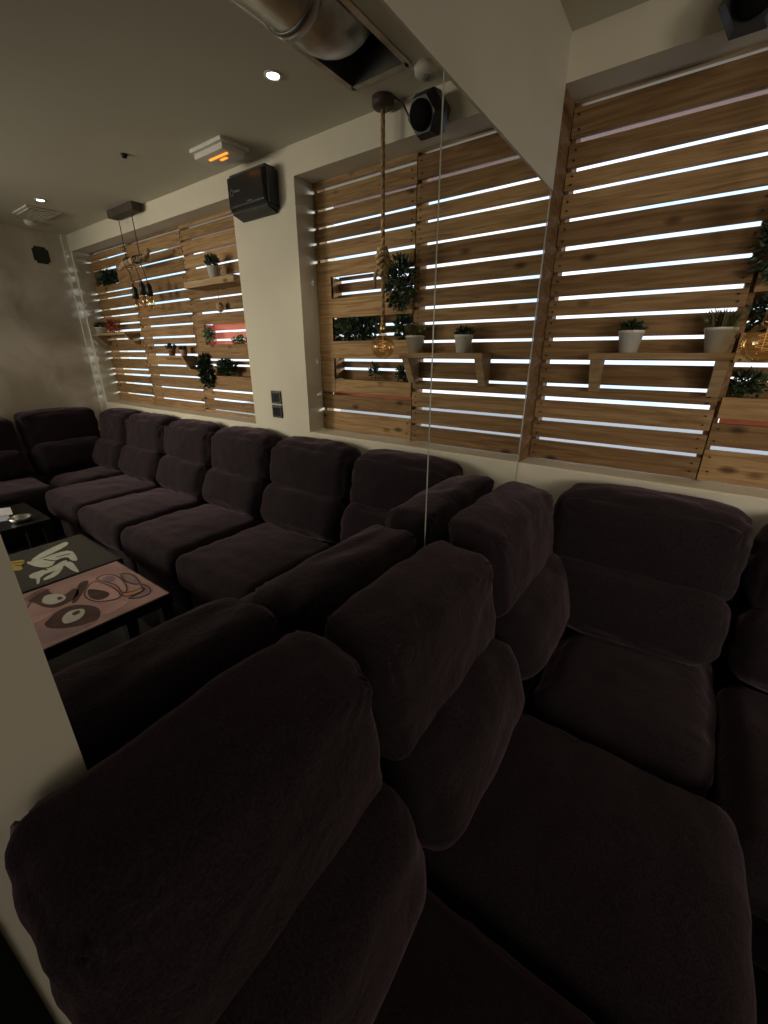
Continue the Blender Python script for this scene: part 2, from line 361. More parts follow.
pallet(1.304, 2.11, [2.30, 2.23, 2.14, 2.05, 1.97, 1.85, 1.755, 1.20, 1.13, 1.045],
       'pallet screen nearest the column in the far window, with a pink-lit planter slot',
       openings=((1.535, 1.675, 1.42, 1.97, [1.63, 1.57], 'pink_panel'), (1.31, 1.44, 1.44, 2.09, [1.425, 1.385], 'pine')), tone=(.3, 1))
pallet(2.1105, 2.94, [2.31, 2.21, 2.14, 2.04, 1.93, 1.86, 1.76, 1.69, 1.60, 1.54, 1.46, 1.375, 1.29, 1.19, 1.09],
       'middle pallet board screen of the far window, behind the hanging log lamp', tone=(.3, 1))
pallet(2.9405, 3.655, [2.32, 2.26, 2.00, 1.95, 1.86, 1.80, 1.73, 1.67, 1.60, 1.49, 1.43, 1.33, 1.28, 1.20, 1.10],
       'pallet board screen of the far window next to the stone-look wall', openings=((2.055, 2.19, 3.16, 3.62, [2.08], 'pine'),), tone=(.3, 1))

# ---------------------------------------------------------------- sofas
def cushion(w, d, h, r=.06, puff=(.02, .03, .03), seed=0, wr=.006, n=(26, 16, 14), pinch=.0, top_round=0, taper=0, slope=0):
    """soft block centred on x, y; z from 0 to h"""
    bm = bmesh.new(); nx, ny, nz_ = n
    hx, hy, hz = w / 2, d / 2, h / 2; verts = {}
    def ease(t): return math.sin(t * PI / 2) * .35 + t * .65
    def P_(i, j, k):
        key = (i, j, k)
        if key in verts: return verts[key]
        u, v, s = ease(2 * i / nx - 1), ease(2 * j / ny - 1), ease(2 * k / nz_ - 1)
        p = Vector((u * hx, v * hy, s * hz))
        rr = min(r, hx, hy, hz)
        q = Vector((max(-hx + rr, min(hx - rr, p.x)), max(-hy + rr, min(hy - rr, p.y)), max(-hz + rr, min(hz - rr, p.z))))
        dv = p - q
        if dv.length > 1e-6: p = q + dv.normalized() * rr
        p.x += puff[0] * u * abs(u) * (1 - v * v) * (1 - s * s)
        p.y += puff[1] * v * abs(v) * (1 - u * u) * (1 - s * s * .7)
        p.z += puff[2] * s * abs(s) * (1 - u * u) * (1 - v * v * .8)
        if top_round and s > 0:                                  # rounded shoulders seen from the front
            p.z -= top_round * s * abs(u) ** 4
        if slope: p.z -= slope * (.5 - v / 2) * (s + 1) / 2
        if taper: p.y += taper * (s + 1) / 2
        nv = Vector((p.x * 5 + seed * 7.3, p.y * 5, p.z * 5 + seed))
        nn = noise.noise(nv) * .6 + noise.noise(nv * 2.7) * .3
        fine = noise.noise(Vector((p.x * 9 + seed, p.y * 22, p.z * 22)))
        edge = max(abs(u) ** 6, abs(s) ** 6)
        p += Vector((u, v, s)).normalized() * (nn * wr * 1.6 + fine * wr * .7 * (.4 + edge))
        if pinch:                                                # puckers running out of the top corners
            cr = max(0, 1 - ((abs(u) - 1) ** 2 * 3 + (s - 1) ** 2 * 2.2))
            ang = math.atan2(1.001 - s, 1.001 - abs(u))
            p.y += v * pinch * cr * math.sin(ang * 17 + seed) * .6
        verts[key] = bm.verts.new(p + Vector((0, 0, hz)))
        return verts[key]
    def quad(a, b_, c, d_): bm.faces.new((P_(*a), P_(*b_), P_(*c), P_(*d_)))
    for i in range(nx):
        for j in range(ny):
            quad((i, j, 0), (i, j + 1, 0), (i + 1, j + 1, 0), (i + 1, j, 0)); quad((i, j, nz_), (i + 1, j, nz_), (i + 1, j + 1, nz_), (i, j + 1, nz_))
    for i in range(nx):
        for k in range(nz_):
            quad((i, 0, k), (i + 1, 0, k), (i + 1, 0, k + 1), (i, 0, k + 1)); quad((i, ny, k), (i, ny, k + 1), (i + 1, ny, k + 1), (i + 1, ny, k))
    for j in range(ny):
        for k in range(nz_):
            quad((0, j, k), (0, j, k + 1), (0, j + 1, k + 1), (0, j + 1, k)); quad((nx, j, k), (nx, j + 1, k), (nx, j + 1, k + 1), (nx, j, k + 1))
    return bm
def put(bm, loc, tilt=0, rz=0):
    mat_ = Matrix.Translation(loc) @ Matrix.Rotation(rz, 4, 'Z') @ Matrix.Rotation(tilt, 4, 'X')
    bm.transform(mat_); return bm
def backs(t, w, depth, seed, rz=0, origin=(0, 0), hw=None, lw=None, soft=0, hx=0, hl=.02, hh=.335, rise=0):
    """head and lumbar cushions of one place; local -y is the sitting side, y=depth is the wall"""
    R_ = Matrix.Translation((origin[0], origin[1], 0)) @ Matrix.Rotation(rz, 4, 'Z')
    hw = hw or w - .026 - soft * .004; lw = lw or w - .024 - soft * .002
    b1 = cushion(lw, .29, .26, .075, (.006, .022, .02), seed + 3, .009, n=(34, 14, 16)); put(b1, (0, depth - .225 - soft * .02, .425 + rise * .7), -.26 - soft * .14); b1.transform(R_); obj('lumbar_cushion', b1, 'fabric', t, True)
    b2 = cushion(hw, .180 + soft * .012, hh, .042 + soft * .022, (.004 + soft * .008, .014 + soft * .012, .012), seed, .008 + soft * .002, n=(40, 14, 26), pinch=.014, slope=.048, top_round=.008 + soft * .016); put(b2, (hx, depth - .155 - soft * .004, .645 + rise), -.17); b2.transform(R_); obj('headrest_cushion', b2, 'fabric', t, True)
def sofa_section(w, depth, loc, rz, label, seed, seat_d=.64, group=None, **kw):
    t = thing('sofa_section', label, 'sofa', loc, rz, group)
    bm = cushion(w - .03, depth - .07, .27, .035, (.004, .004, 0), seed + 9, .003, n=(14, 12, 6)); put(bm, (0, depth / 2 + .01, .035)); obj('sofa_base', bm, 'fabric', t, True)
    bm = cushion(w - .03, .10, .72, .04, (.004, .004, .004), seed + 5, .003, n=(16, 8, 14)); put(bm, (0, depth - .055, .12)); obj('back_frame', bm, 'fabric', t, True)
    bm = cushion(w - .018, seat_d, .20, .055, (.006, .016, .022), seed + 1, .007, n=(28, 26, 10)); put(bm, (0, seat_d / 2 - .01, .262)); obj('seat_cushion', bm, 'fabric', t, True)
    for sx in (-1, 1):
        for y_ in (.10, depth - .12):
            b3 = bmesh.new(); lathe(b3, [(.018, 0), (.026, .05)], 12, (sx * (w / 2 - .09), y_, 0)); obj('foot', b3, 'black', t, True)
    backs(t, w, depth, seed, **kw)
    return t
YF = .93
bx = [.285, .94, 1.58, 2.22, 2.86]
lab = ['dark sofa seat at the right edge, next to the corner seat under the corner window',
       'dark sofa seat in the window row beneath the switch plates on the column',
       'dark sofa seat in the window row below the far window, third from the corner',
       'dark sofa seat in the window row, last one before the far corner']
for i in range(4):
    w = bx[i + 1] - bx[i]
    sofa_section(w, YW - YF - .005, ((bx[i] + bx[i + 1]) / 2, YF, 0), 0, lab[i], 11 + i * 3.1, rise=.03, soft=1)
# section along the mirror (sits facing +x)
XFR = .302
def arm_section(y0, y1, label, seed, group=None, **kw):
    return sofa_section(y1 - y0, XFR - XM - .015, (XFR, (y0 + y1) / 2, 0), PI / 2, label, seed, **kw)
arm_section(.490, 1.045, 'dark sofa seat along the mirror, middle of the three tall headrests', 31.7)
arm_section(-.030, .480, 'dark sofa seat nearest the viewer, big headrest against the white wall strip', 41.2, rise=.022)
# corner unit near the mirror
def corner(x_wall, x_in, x_seat, sgn, label, seed, yb):
    """sgn=+1: side back on the low-x wall; -1: on the high-x wall"""
    t = thing('corner_sofa_section', label, 'sofa', ((x_wall + x_in) / 2, (yb + YW) / 2, 0))
    ox, oy = (x_wall + x_in) / 2, (yb + YW) / 2
    w = abs(x_in - x_wall)
    bm = cushion(w - .09, YW - yb - .03, .27, .035, (.004, .004, 0), seed, .003, n=(14, 14, 6)); put(bm, (sgn * .035, -.01, .035)); obj('sofa_base', bm, 'fabric', t, True)
    xs0, xs1 = sorted((x_seat, x_in))
    bm = cushion(xs1 - xs0 - .006, .66, .20, .075, (.012, .02, .025), seed + 2, .008, n=(26, 28, 10)); put(bm, ((xs0 + xs1) / 2 - ox, yb + .340 - oy, .262)); obj('seat_cushion', bm, 'fabric', t, True)
    # back on the window side
    wx0, wx1 = (x_in - (w - .215), x_in) if sgn > 0 else (x_in, x_in + w - .33)
    d = YW - yb
    backs(t, wx1 - wx0, d - .005, seed + 4, origin=((wx0 + wx1) / 2 - ox, yb - oy), rise=.03, soft=.6)
    # back on the side wall
    y0, y1 = yb - .012, yb + .60
    off = XM + .015 if sgn > 0 else x_wall - .02
    R_rz = PI / 2 * sgn
    backs(t, y1 - y0, 0, seed + 8, rz=R_rz, origin=(off - ox, (y0 + y1) / 2 - oy), rise=.03)
    for dx in (-.25, .25):
        for dy in (-.28, .28):
            b3 = bmesh.new(); lathe(b3, [(.018, 0), (.026, .05)], 12, (dx, dy, 0)); obj('foot', b3, 'black', t, True)
    return t
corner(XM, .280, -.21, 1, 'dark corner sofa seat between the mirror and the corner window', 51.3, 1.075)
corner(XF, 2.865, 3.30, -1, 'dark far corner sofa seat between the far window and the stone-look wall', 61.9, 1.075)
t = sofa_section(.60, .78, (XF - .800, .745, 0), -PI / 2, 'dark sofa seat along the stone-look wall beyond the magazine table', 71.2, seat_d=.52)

# ---------------------------------------------------------------- tables
def poly(bm, pts, z, mat, th=.0006):
    vb = [bm.verts.new((x, y, z)) for x, y in pts]; vt = [bm.verts.new((x, y, z + th)) for x, y in pts]
    bm.faces.new(vt).material_index = mat
    n_ = len(pts)
    for i in range(n_): bm.faces.new((vb[i], vb[(i + 1) % n_], vt[(i + 1) % n_], vt[i])).material_index = mat
def smooth_poly(pts, it=2):
    for _ in range(it):
        q = []
        for i in range(len(pts)):
            a, b_ = pts[i], pts[(i + 1) % len(pts)]
            q += [(a[0] * .75 + b_[0] * .25, a[1] * .75 + b_[1] * .25), (a[0] * .25 + b_[0] * .75, a[1] * .25 + b_[1] * .75)]
        pts = q
    return pts
def table(x0, x1, y0, y1, label):
    cx, cy = (x0 + x1) / 2, (y0 + y1) / 2; hx, hy = (x1 - x0) / 2, (y1 - y0) / 2
    t = thing('coffee_table', label, 'table', (cx, cy, 0))
    bm = bmesh.new(); box(bm, -hx, hx, -hy, hy, .398, .448, .004); obj('tabletop', bm, 'black_wood', t)
    for sx in (-1, 1):
        for sy in (-1, 1):
            bm = bmesh.new(); X, Y = sx * (hx - .028), sy * (hy - .028); box(bm, X - .025, X + .025, Y - .025, Y + .025, 0, .399, .003); obj('leg', bm, 'black_wood', t)
    return t, cx, cy
t1, c1x, c1y = table(.60, 1.14, .205, .745, 'low black square table topped with a pink cartoon face print with big round eyes')
A = {'brow1': [(1.18, 0.43), (1.05, 0.42), (0.96, 0.44), (1.01, 0.5), (0.98, 0.51), (0.92, 0.49), (0.89, 0.45), (0.88, 0.39), (0.94, 0.36), (1.02, 0.35), (1.05, 0.33), (1.09, 0.37)], 'brow2': [(0.81, 0.34), (0.85, 0.38), (0.86, 0.43), (0.82, 0.47), (0.75, 0.5), (0.69, 0.49), (0.64, 0.46), (0.65, 0.43), (0.66, 0.39), (0.7, 0.35), (0.74, 0.32), (0.79, 0.32)], 'eye1': [(1.01, 0.38), (1.04, 0.4), (1.02, 0.43), (0.98, 0.45), (0.94, 0.45), (0.92, 0.43), (0.92, 0.4), (0.94, 0.38), (0.98, 0.37)], 'eye2': [(0.78, 0.38), (0.81, 0.41), (0.8, 0.44), (0.78, 0.46), (0.74, 0.45), (0.71, 0.42), (0.71, 0.39), (0.72, 0.37), (0.75, 0.37)], 'pup1': [(0.97, 0.42), (0.975, 0.435), (0.945, 0.44), (0.94, 0.42)], 'pup2': [(0.785, 0.42), (0.785, 0.44), (0.765, 0.445), (0.75, 0.42), (0.77, 0.41)], 'nose': [(0.91, 0.5), (1.01, 0.58), (0.94, 0.6), (0.83, 0.61), (0.76, 0.6), (0.74, 0.58), (0.77, 0.53), (0.82, 0.5)], 'mouth': [(0.94, 0.53), (0.92, 0.55), (0.84, 0.58), (0.8, 0.57), (0.79, 0.53), (0.83, 0.51), (0.87, 0.51)], 'cig': [(0.78, 0.61), (0.75, 0.64), (0.75, 0.69), (0.72, 0.69), (0.72, 0.63), (0.74, 0.6)], 'lip': [(1.02, 0.59), (1.03, 0.64), (0.97, 0.67), (0.85, 0.66), (0.77, 0.63), (0.78, 0.61), (0.87, 0.63), (0.95, 0.61)], 'eye3': [(0.99, 0.61), (1.0, 0.64), (0.96, 0.66), (0.92, 0.64), (0.93, 0.61)], 'swirl1': [(0.98, 0.69), (0.93, 0.72), (0.82, 0.71), (0.79, 0.69), (0.84, 0.67), (0.91, 0.67)], 'swirl2': [(1.04, 0.53), (1.04, 0.57), (1.0, 0.56), (0.93, 0.51), (0.86, 0.46), (0.87, 0.44), (0.95, 0.49)], 'chin': [(0.89, 0.3), (0.87, 0.34), (0.85, 0.38), (0.83, 0.34), (0.82, 0.31), (0.84, 0.29)], 'purple': [(0.81, 0.7), (0.73, 0.71), (0.67, 0.69), (0.67, 0.64), (0.71, 0.6), (0.71, 0.63), (0.71, 0.68)], 'pinkl': [(0.7, 0.49), (0.72, 0.55), (0.69, 0.61), (0.66, 0.56), (0.65, 0.49)], 'low': [(0.78, 0.28), (0.73, 0.31), (0.68, 0.37), (0.64, 0.43), (0.64, 0.48), (0.62, 0.41), (0.63, 0.32), (0.65, 0.27)], 'w1': [(1.5, 0.47), (1.57, 0.54), (1.62, 0.65), (1.62, 0.68), (1.57, 0.67), (1.53, 0.61), (1.5, 0.54), (1.48, 0.49)], 'w2': [(1.51, 0.45), (1.48, 0.49), (1.5, 0.59), (1.48, 0.65), (1.38, 0.64), (1.3, 0.62), (1.33, 0.6), (1.4, 0.61), (1.41, 0.56), (1.33, 0.51), (1.39, 0.47)], 'w3': [(1.33, 0.42), (1.33, 0.49), (1.33, 0.52), (1.37, 0.59), (1.31, 0.58), (1.27, 0.52), (1.27, 0.45), (1.18, 0.42), (1.19, 0.41), (1.25, 0.43), (1.28, 0.41)], 'w4': [(1.23, 0.45), (1.25, 0.49), (1.31, 0.55), (1.28, 0.55), (1.22, 0.51), (1.2, 0.48), (1.2, 0.44)], 'w5': [(1.32, 0.56), (1.33, 0.6), (1.17, 0.58), (1.15, 0.57), (1.21, 0.56), (1.29, 0.56)], 'yel': [(1.58, 0.4), (1.57, 0.42), (1.55, 0.46), (1.5, 0.45), (1.49, 0.43), (1.41, 0.42), (1.45, 0.38), (1.51, 0.39)]}
def art(bm, key, cx, cy, z, mat, it=2): poly(bm, smooth_poly([(x - cx, y - cy) for x, y in A[key]], it), z, mat)
bm = bmesh.new(); box(bm, -.262, .262, -.262, .262, .4483, .4495, 0, 0)
z = .4495
for k, mi, lv in (('brow1', 1, 0), ('brow2', 1, 0), ('low', 2, 0), ('swirl2', 1, 0), ('lip', 3, 1), ('swirl1', 2, 0), ('purple', 2, 0), ('nose', 3, 1), ('pinkl', 3, 0), ('chin', 3, 1), ('mouth', 1, 2), ('cig', 4, 1), ('eye1', 5, 1), ('eye2', 5, 1), ('eye3', 2, 2), ('pup1', 1, 2), ('pup2', 1, 2)):
    pts = [(min(max(x, .62), 1.12), y) for x, y in A[k]]
    poly(bm, smooth_poly([(x - c1x, y - c1y) for x, y in pts], 2), z + lv * .0006, mi)
# a few dark contour strokes around the shapes
def stroke(bm, pts, w, z_, mi):
    for a, b_ in zip(pts, pts[1:]):
        d = Vector((b_[0] - a[0], b_[1] - a[1])); nn = Vector((-d.y, d.x)).normalized() * w / 2
        poly(bm, [(a[0] - nn.x, a[1] - nn.y), (b_[0] - nn.x, b_[1] - nn.y), (b_[0] + nn.x, b_[1] + nn.y), (a[0] + nn.x, a[1] + nn.y)], z_, mi)
for k in ('nose', 'lip', 'swirl1', 'purple', 'cig'):
    p_ = smooth_poly([(x - c1x, y - c1y) for x, y in A[k]], 2); stroke(bm, p_ + [p_[0]], .005, z + .0019, 1)
for rad in (.235, .215, .195):
    stroke(bm, [(.03 + rad * math.cos(a / 20 * PI * .5 - 1.9), .02 + rad * math.sin(a / 20 * PI * .5 - 1.9)) for a in range(21)], .006, z + .0002, 1 if rad != .215 else 2)
obj('face_print', bm, ['art_pink', 'art_brown', 'art_mauve', 'art_rose', 'art_peach', 'eye_white'], t1)
t2, c2x, c2y = table(1.15, 1.69, .225, .775, 'low black square table topped with a charcoal print of white graffiti lettering')
bm = bmesh.new(); box(bm, -.262, .262, -.262, .262, .4483, .4495, 0, 0)
for k, mi, lv in (('yel', 1, 0), ('w1', 2, 1), ('w2', 2, 0), ('w3', 2, 1), ('w4', 2, 0), ('w5', 2, 2)):
    art(bm, k, c2x, c2y, z + lv * .0006, mi, 1)
for pts in ([(1.46, .52), (1.40, .545), (1.36, .60)], [(1.36, .47), (1.31, .49)], [(1.44, .57), (1.43, .63)], [(1.54, .41), (1.51, .45)], [(1.50, .41), (1.47, .44)]):
    stroke(bm, [(x - c2x, y - c2y) for x, y in pts], .008, z + .0019, 0)
obj('graffiti_print', bm, ['canvas_dark', 'yellow', 'graffiti'], t2)
t3, c3x, c3y = table(2.13, 2.67, .22, .76, 'low black table farthest away, holding pale papers and a plastic wrapper')
def flat(name, pts, z0, th, mat, label, cat, group=None):
    cx = sum(p[0] for p in pts) / len(pts); cy = sum(p[1] for p in pts) / len(pts)
    bm = bmesh.new(); vb = [bm.verts.new((x - cx, y - cy, 0)) for x, y in pts]; vt = [bm.verts.new((x - cx, y - cy, th)) for x, y in pts]
    bm.faces.new(vt); bm.faces.new(vb[::-1]); k = len(pts)
    for i in range(k): bm.faces.new((vb[i], vb[(i + 1) % k], vt[(i + 1) % k], vt[i]))
    return tag(obj(name, bm, mat, loc=(cx, cy, z0)), label, cat, group)
flat('magazine', [(2.34, .40), (2.56, .44), (2.52, .63), (2.30, .59)], .4485, .006, 'paper2', 'pale bluish magazine lying on the farthest black table', 'magazine')
flat('paper_sheet', [(2.42, .56), (2.62, .60), (2.58, .66), (2.40, .63)], .4560, .003, 'paper', 'white folded paper on top of the bluish magazine on the farthest table', 'paper')
bm = bmesh.new(); lathe(bm, [(.055, 0), (.062, .028), (.056, .028), (.050, .006), (.001, .006)], 24); tag(obj('ashtray', bm, 'steel', loc=(2.24, .63, .4485), smooth=True), 'small grey metal ashtray on the corner of the farthest black table', 'ashtray')

# ---------------------------------------------------------------- plants and pots
def leaves(bm, n_, spread, size, up_=.3, mat=0, squash=(1, 1, 1), center=(0, 0, 0), stems=True):
    for _ in range(n_):
        d = Vector((random.gauss(0, 1), random.gauss(0, 1), random.gauss(0, 1))).normalized() * (random.random() ** .4)
        c = Vector((d.x * spread * squash[0], d.y * spread * squash[1], d.z * spread * squash[2])) + Vector(center)
        a = (d + Vector((random.uniform(-.6, .6), random.uniform(-.6, .6), up_ + random.uniform(-.4, .4)))).normalized()
        s = a.cross(Vector((random.uniform(-1, 1), random.uniform(-1, 1), random.uniform(-1, 1)))).normalized()
        nrm = a.cross(s); L = size * random.uniform(.6, 1.3); w_ = L * .30
        p0 = c; p1 = c + a * L * .35 + s * w_ + nrm * L * .05; p2 = c + a * L; p3 = c + a * L * .35 - s * w_ + nrm * L * .05; pm = c + a * L * .45 - nrm * L * .06
        v = [bm.verts.new(p) for p in (p0, p1, p2, p3, pm)]
        for f in ((v[0], v[1], v[4]), (v[1], v[2], v[4]), (v[2], v[3], v[4]), (v[3], v[0], v[4])): bm.faces.new(f).material_index = mat
def blades(bm, n_, h, r, mat=0, lean=.5):
    for _ in range(n_):
        a = random.uniform(0, 2 * PI); rr = random.uniform(0, r); p = Vector((rr * math.cos(a), rr * math.sin(a), 0)); d = Vector((math.cos(a) * lean * random.random(), math.sin(a) * lean * random.random(), 1)).normalized()
        L = h * random.uniform(.5, 1.1); s = d.cross(Vector((math.cos(a * 3), math.sin(a * 3), .1))).normalized() * .0022
        mid = p + d * L * .6; tip = p + d * L + Vector((math.cos(a), math.sin(a), -.1)) * L * .18
        v = [bm.verts.new(q) for q in (p - s, p + s, mid + s, tip, mid - s)]; bm.faces.new(v).material_index = mat
def foliage(name, label, loc, n_, spread, size, squash=(1, 1, 1), mat='leaf', cat='plant', group=None, up_=.2, stem_pts=None):
    t = thing(name, label, cat, loc, 0, group)
    bm = bmesh.new(); leaves(bm, int(n_ * 1.8), spread, size * .70, up_, 0, squash); obj('foliage', bm, mat, t, recalc=False)
    bm = bmesh.new()
    for k in range(6):
        e = Vector((random.uniform(-1, 1) * squash[0], random.uniform(-.6, .6) * squash[1], random.uniform(-1, 1) * squash[2])) * spread * .9
        tube(bm, [(0, .02, -spread * squash[2] * .3), tuple(e * .5 + Vector((0, 0, .01))), tuple(e)], .0018, 5)
    obj('stems', bm, mat, t)
    return t
def pot_plant(loc, r0, r1, h, label, plant='dark', mat='pot_white', name='potted_plant', group=None):
    t = thing(name, label, 'plant', loc, 0, group)
    bm = bmesh.new(); lathe(bm, [(r0, 0), (r1, h * .86), (r1 * 1.06, h * .87), (r1 * 1.07, h), (r1 * .97, h), (r1 * .92, h * .88), (r0 * .9, .01)], 32)
    for v in bm.verts:                                            # ribs down the bucket
        if v.co.z < h * .86:
            a = math.atan2(v.co.y, v.co.x); k = 1 + .018 * math.cos(a * 16); v.co.x *= k; v.co.y *= k
    obj('pot', bm, mat, t, True)
    bm = bmesh.new(); lathe(bm, [(.0005, h * .88), (r1 * .9, h * .88), (r1 * .9, h * .9), (.0005, h * .92)], 20); obj('soil', bm, 'soil', t, True)
    bm = bmesh.new()
    if plant == 'dark': leaves(bm, 150, r1 * .9, r1 * .5, .6, 0, (1, 1, .45), (0, 0, h + r1 * .25)); m_ = 'leaf'
    elif plant == 'grass': blades(bm, 260, r1 * 1.5, r1 * .8); leaves(bm, 120, r1 * 1.1, r1 * .32, .3, 0, (1, 1, .5), (0, 0, r1 * .5)); bm.transform(Matrix.Translation((0, 0, h * .9))); m_ = 'leaf_dry'
    else: leaves(bm, 140, r1 * 1.1, r1 * .6, .8, 0, (1, 1, .8), (0, 0, h + r1 * .6)); m_ = 'leaf'
    obj('foliage', bm, m_, t, recalc=False)
    return t
def shelf(x0, x1, z_top, label, y0=YW + .0, brackets=(), th=.022, bh=.125, bw=.036, loc_label=None):
    cx = (x0 + x1) / 2
    t = thing('wall_shelf', label, 'shelf', (cx, YP, z_top))
    bm = bmesh.new(); box(bm, x0 - cx, x1 - cx, y0 - YP, -.003, -th, 0, .0015, col=rcol(.5, 1)); obj('shelf_board', bm, 'shelf_pine', t)
    for bx_ in brackets:
        bm = bmesh.new(); vs = box(bm, bx_ - bw / 2 - cx, bx_ + bw / 2 - cx, y0 + .01 - YP, -.003, -th - bh, -th - .0005, .0, col=rcol(.5, 1))
        for v in vs:
            if v.co.z < -th - .01 and v.co.y < -.01: v.co.y = -.045
        obj('bracket', bm, 'shelf_pine', t)
    return t
shelf(-.345, .098, 1.475, 'small pale pine shelf carrying two white ribbed pots in the corner window', y0=1.845, brackets=(-.322, .072))
pot_plant((-.222, 1.905, 1.4755), .030, .041, .078, 'white ribbed pot with a low dark plant on the mirror end of the pine shelf', 'dark')
pot_plant((.045, 1.905, 1.4755), .031, .045, .080, 'white ribbed pot with tufty dry grass on the pine shelf beside the globe bulb', 'grass')
foliage('hanging_plant', 'dark leafy plant hanging at the top planter slot beside the rope lamp', (.165, YP - .035, 1.80), 300, .10, .042, (.85, .30, 1.15))
foliage('trailing_plant', 'wide dark green bush filling the middle planter slot beside the column', (.50, YP + .035, 1.605), 420, .085, .04, (2.1, .42, .72))
foliage('trailing_plant', 'small dark green bush in the middle planter slot behind the rope lamp bulb', (.175, YP + .03, 1.60), 170, .06, .038, (1.1, .5, 1.0))
foliage('seedling', 'thin dark seedling in the lowest planter slot of the corner window', (.37, YP + .035, 1.375), 60, .04, .03, (.8, .5, 1.1))
foliage('seedling', 'bushy dark seedling in the lowest planter slot next to the pine shelf bracket', (.17, YP + .035, 1.37), 130, .05, .034, (1.0, .5, .9))
# far window
shelf(1.335, 1.90, 1.935, 'thick pine shelf high in the far window beside the column', y0=1.82, brackets=(), th=.040)
pot_plant((1.615, 1.88, 1.936), .035, .042, .075, 'white pot with bushy green plant on the high shelf of the far window', 'bush')
shelf(2.14, 2.62, 1.455, 'narrow pine shelf low in the middle of the far window', y0=1.86, th=.016, brackets=(2.17,), bh=.09)
pot_plant((2.36, 1.90, 1.4556), .022, .030, .045, 'small dark pot with upright green plant on the low shelf of the far window', 'bush', 'terracotta')
pot_plant((2.19, 1.905, 1.4556), .022, .030, .042, 'tiny pink pot at the end of the low shelf of the far window', 'dark', 'pink_pot')
shelf(2.97, 3.63, 1.645, 'pine shelf in the far window next to the stone-look wall', y0=1.84, th=.018, brackets=(3.0, 3.58), bh=.08)
pot_plant((3.55, 1.90, 1.6456), .040, .052, .055, 'squat white bowl with green leaves on the shelf by the stone-look wall', 'dark')
foliage('dried_flowers', 'rust brown dried flowers on the shelf by the stone-look wall', (3.28, 1.89, 1.705), 190, .065, .034, (1.9, .5, .75), 'petal', 'flowers')
foliage('hanging_plant', 'dark leafy plant trailing out of the lower planter slot in the far window', (1.98, YP - .03, 1.345), 340, .075, .05, (.8, .4, 1.6))
foliage('trailing_plant', 'dark green plant in the lower planter slot of the far window toward the column', (1.77, YP + .02, 1.375), 220, .065, .045, (1.5, .5, .75))
foliage('pale_plant', 'pale grey-green plant at the left end of the pink planter slot', (1.93, YP + .01, 1.60), 110, .045, .036, (.9, .5, 1), 'leaf_pale')
foliage('pale_plant', 'pale green sprig lying along the middle of the pink planter slot', (1.56, YP + .01, 1.56), 110, .05, .03, (1.6, .5, .5), 'leaf_pale')
foliage('seedling', 'small pale sprig low in the far window next to the column', (1.37, YP - .03, 1.33), 60, .035, .03, (.7, .5, 1), 'leaf_pale')
foliage('trailing_plant', 'dark green plant in the high planter slot by the stone-look wall', (3.40, YP + .02, 2.11), 300, .07, .045, (2.4, .5, .8))
# small hanging figure under the high shelf
t = thing('hanging_ornament', 'small dark ornament hanging under the high shelf of the far window', 'ornament', (1.66, 1.92, 1.80))
bm = bmesh.new(); tube(bm, [(0, 0, 0), (0, 0, .095)], .0015, 6); obj('cord', bm, 'black', t)
bm = bmesh.new(); lathe(bm, [(.001, -.06), (.02, -.05), (.026, -.02), (.018, 0), (.001, .005)], 16); obj('bell', bm, 'driftwood', t, True)

# ---------------------------------------------------------------- rope pendant
RX, RY = .155, 1.782
t = thing('rope_pendant_lamp', 'thick jute rope pendant with a knot and round clear globe bulb', 'lamp', (RX, RY, ZC))
bm = bmesh.new(); lathe(bm, [(.001, -.034), (.040, -.034), (.046, -.026), (.046, 0), (.001, 0)], 24); obj('ceiling_rose', bm, 'dark_timber', t, True)
bm = bmesh.new()
for ph in (0, 2 * PI / 3, 4 * PI / 3):
    tube(bm, [(.0045 * math.cos(ph + k * .55), .0045 * math.sin(ph + k * .55), -.04 - k * .0095) for k in range(90)], .0055, 7)
obj('rope', bm, 'rope', t, True)
bm = bmesh.new()
for q in range(5):
    cz = -.56 - q * .022; rr = .020 + .007 * math.sin(q * 1.3)
    tube(bm, [(rr * math.cos(a * PI / 8), rr * math.sin(a * PI / 8), cz + .022 * a / 16 + .012 * math.sin(a * .8)) for a in range(18)], .010, 7)
tube(bm, [(.012, -.01, -.60), (.030, -.02, -.64), (.034, -.02, -.70)], .008, 7)
obj('knot', bm, 'rope', t, True)
bm = bmesh.new(); lathe(bm, [(.001, -.845), (.014, -.845), (.015, -.87), (.018, -.895), (.001, -.896)], 18); obj('lamp_socket', bm, 'brass', t, True)
BC = -.957
bm = bmesh.new(); lathe(bm, [(.016, BC + .060)] + [(.056 * math.sin(a), BC + .056 * math.cos(a)) for a in [PI * k / 20 for k in range(3, 20)]] + [(.0005, BC - .056)], 32); obj('glass_globe', bm, 'bulb', t, True)
bm = bmesh.new(); tube(bm, [(.018 * math.cos(k * .7), .018 * math.sin(k * .7), BC + .03 - k * .0018) for k in range(30)], .0010, 5); tube(bm, [(0, 0, BC + .06), (0, 0, BC - .02)], .0015, 6)
obj('filament', bm, 'filament', t, True)
# cable loop on the lintel from the rose to the black spot
bm = bmesh.new(); tube(bm, [(.105, 1.79, 2.452), (.075, 1.81, 2.43), (.05, 1.832, 2.38), (.02, 1.834, 2.345), (-.03, 1.834, 2.338), (-.07, 1.83, 2.345)], .004, 8)
tag(obj('cable', bm, 'black', smooth=True), 'thin dark cable sagging from the rope lamp rose to the small black speaker', 'cable')

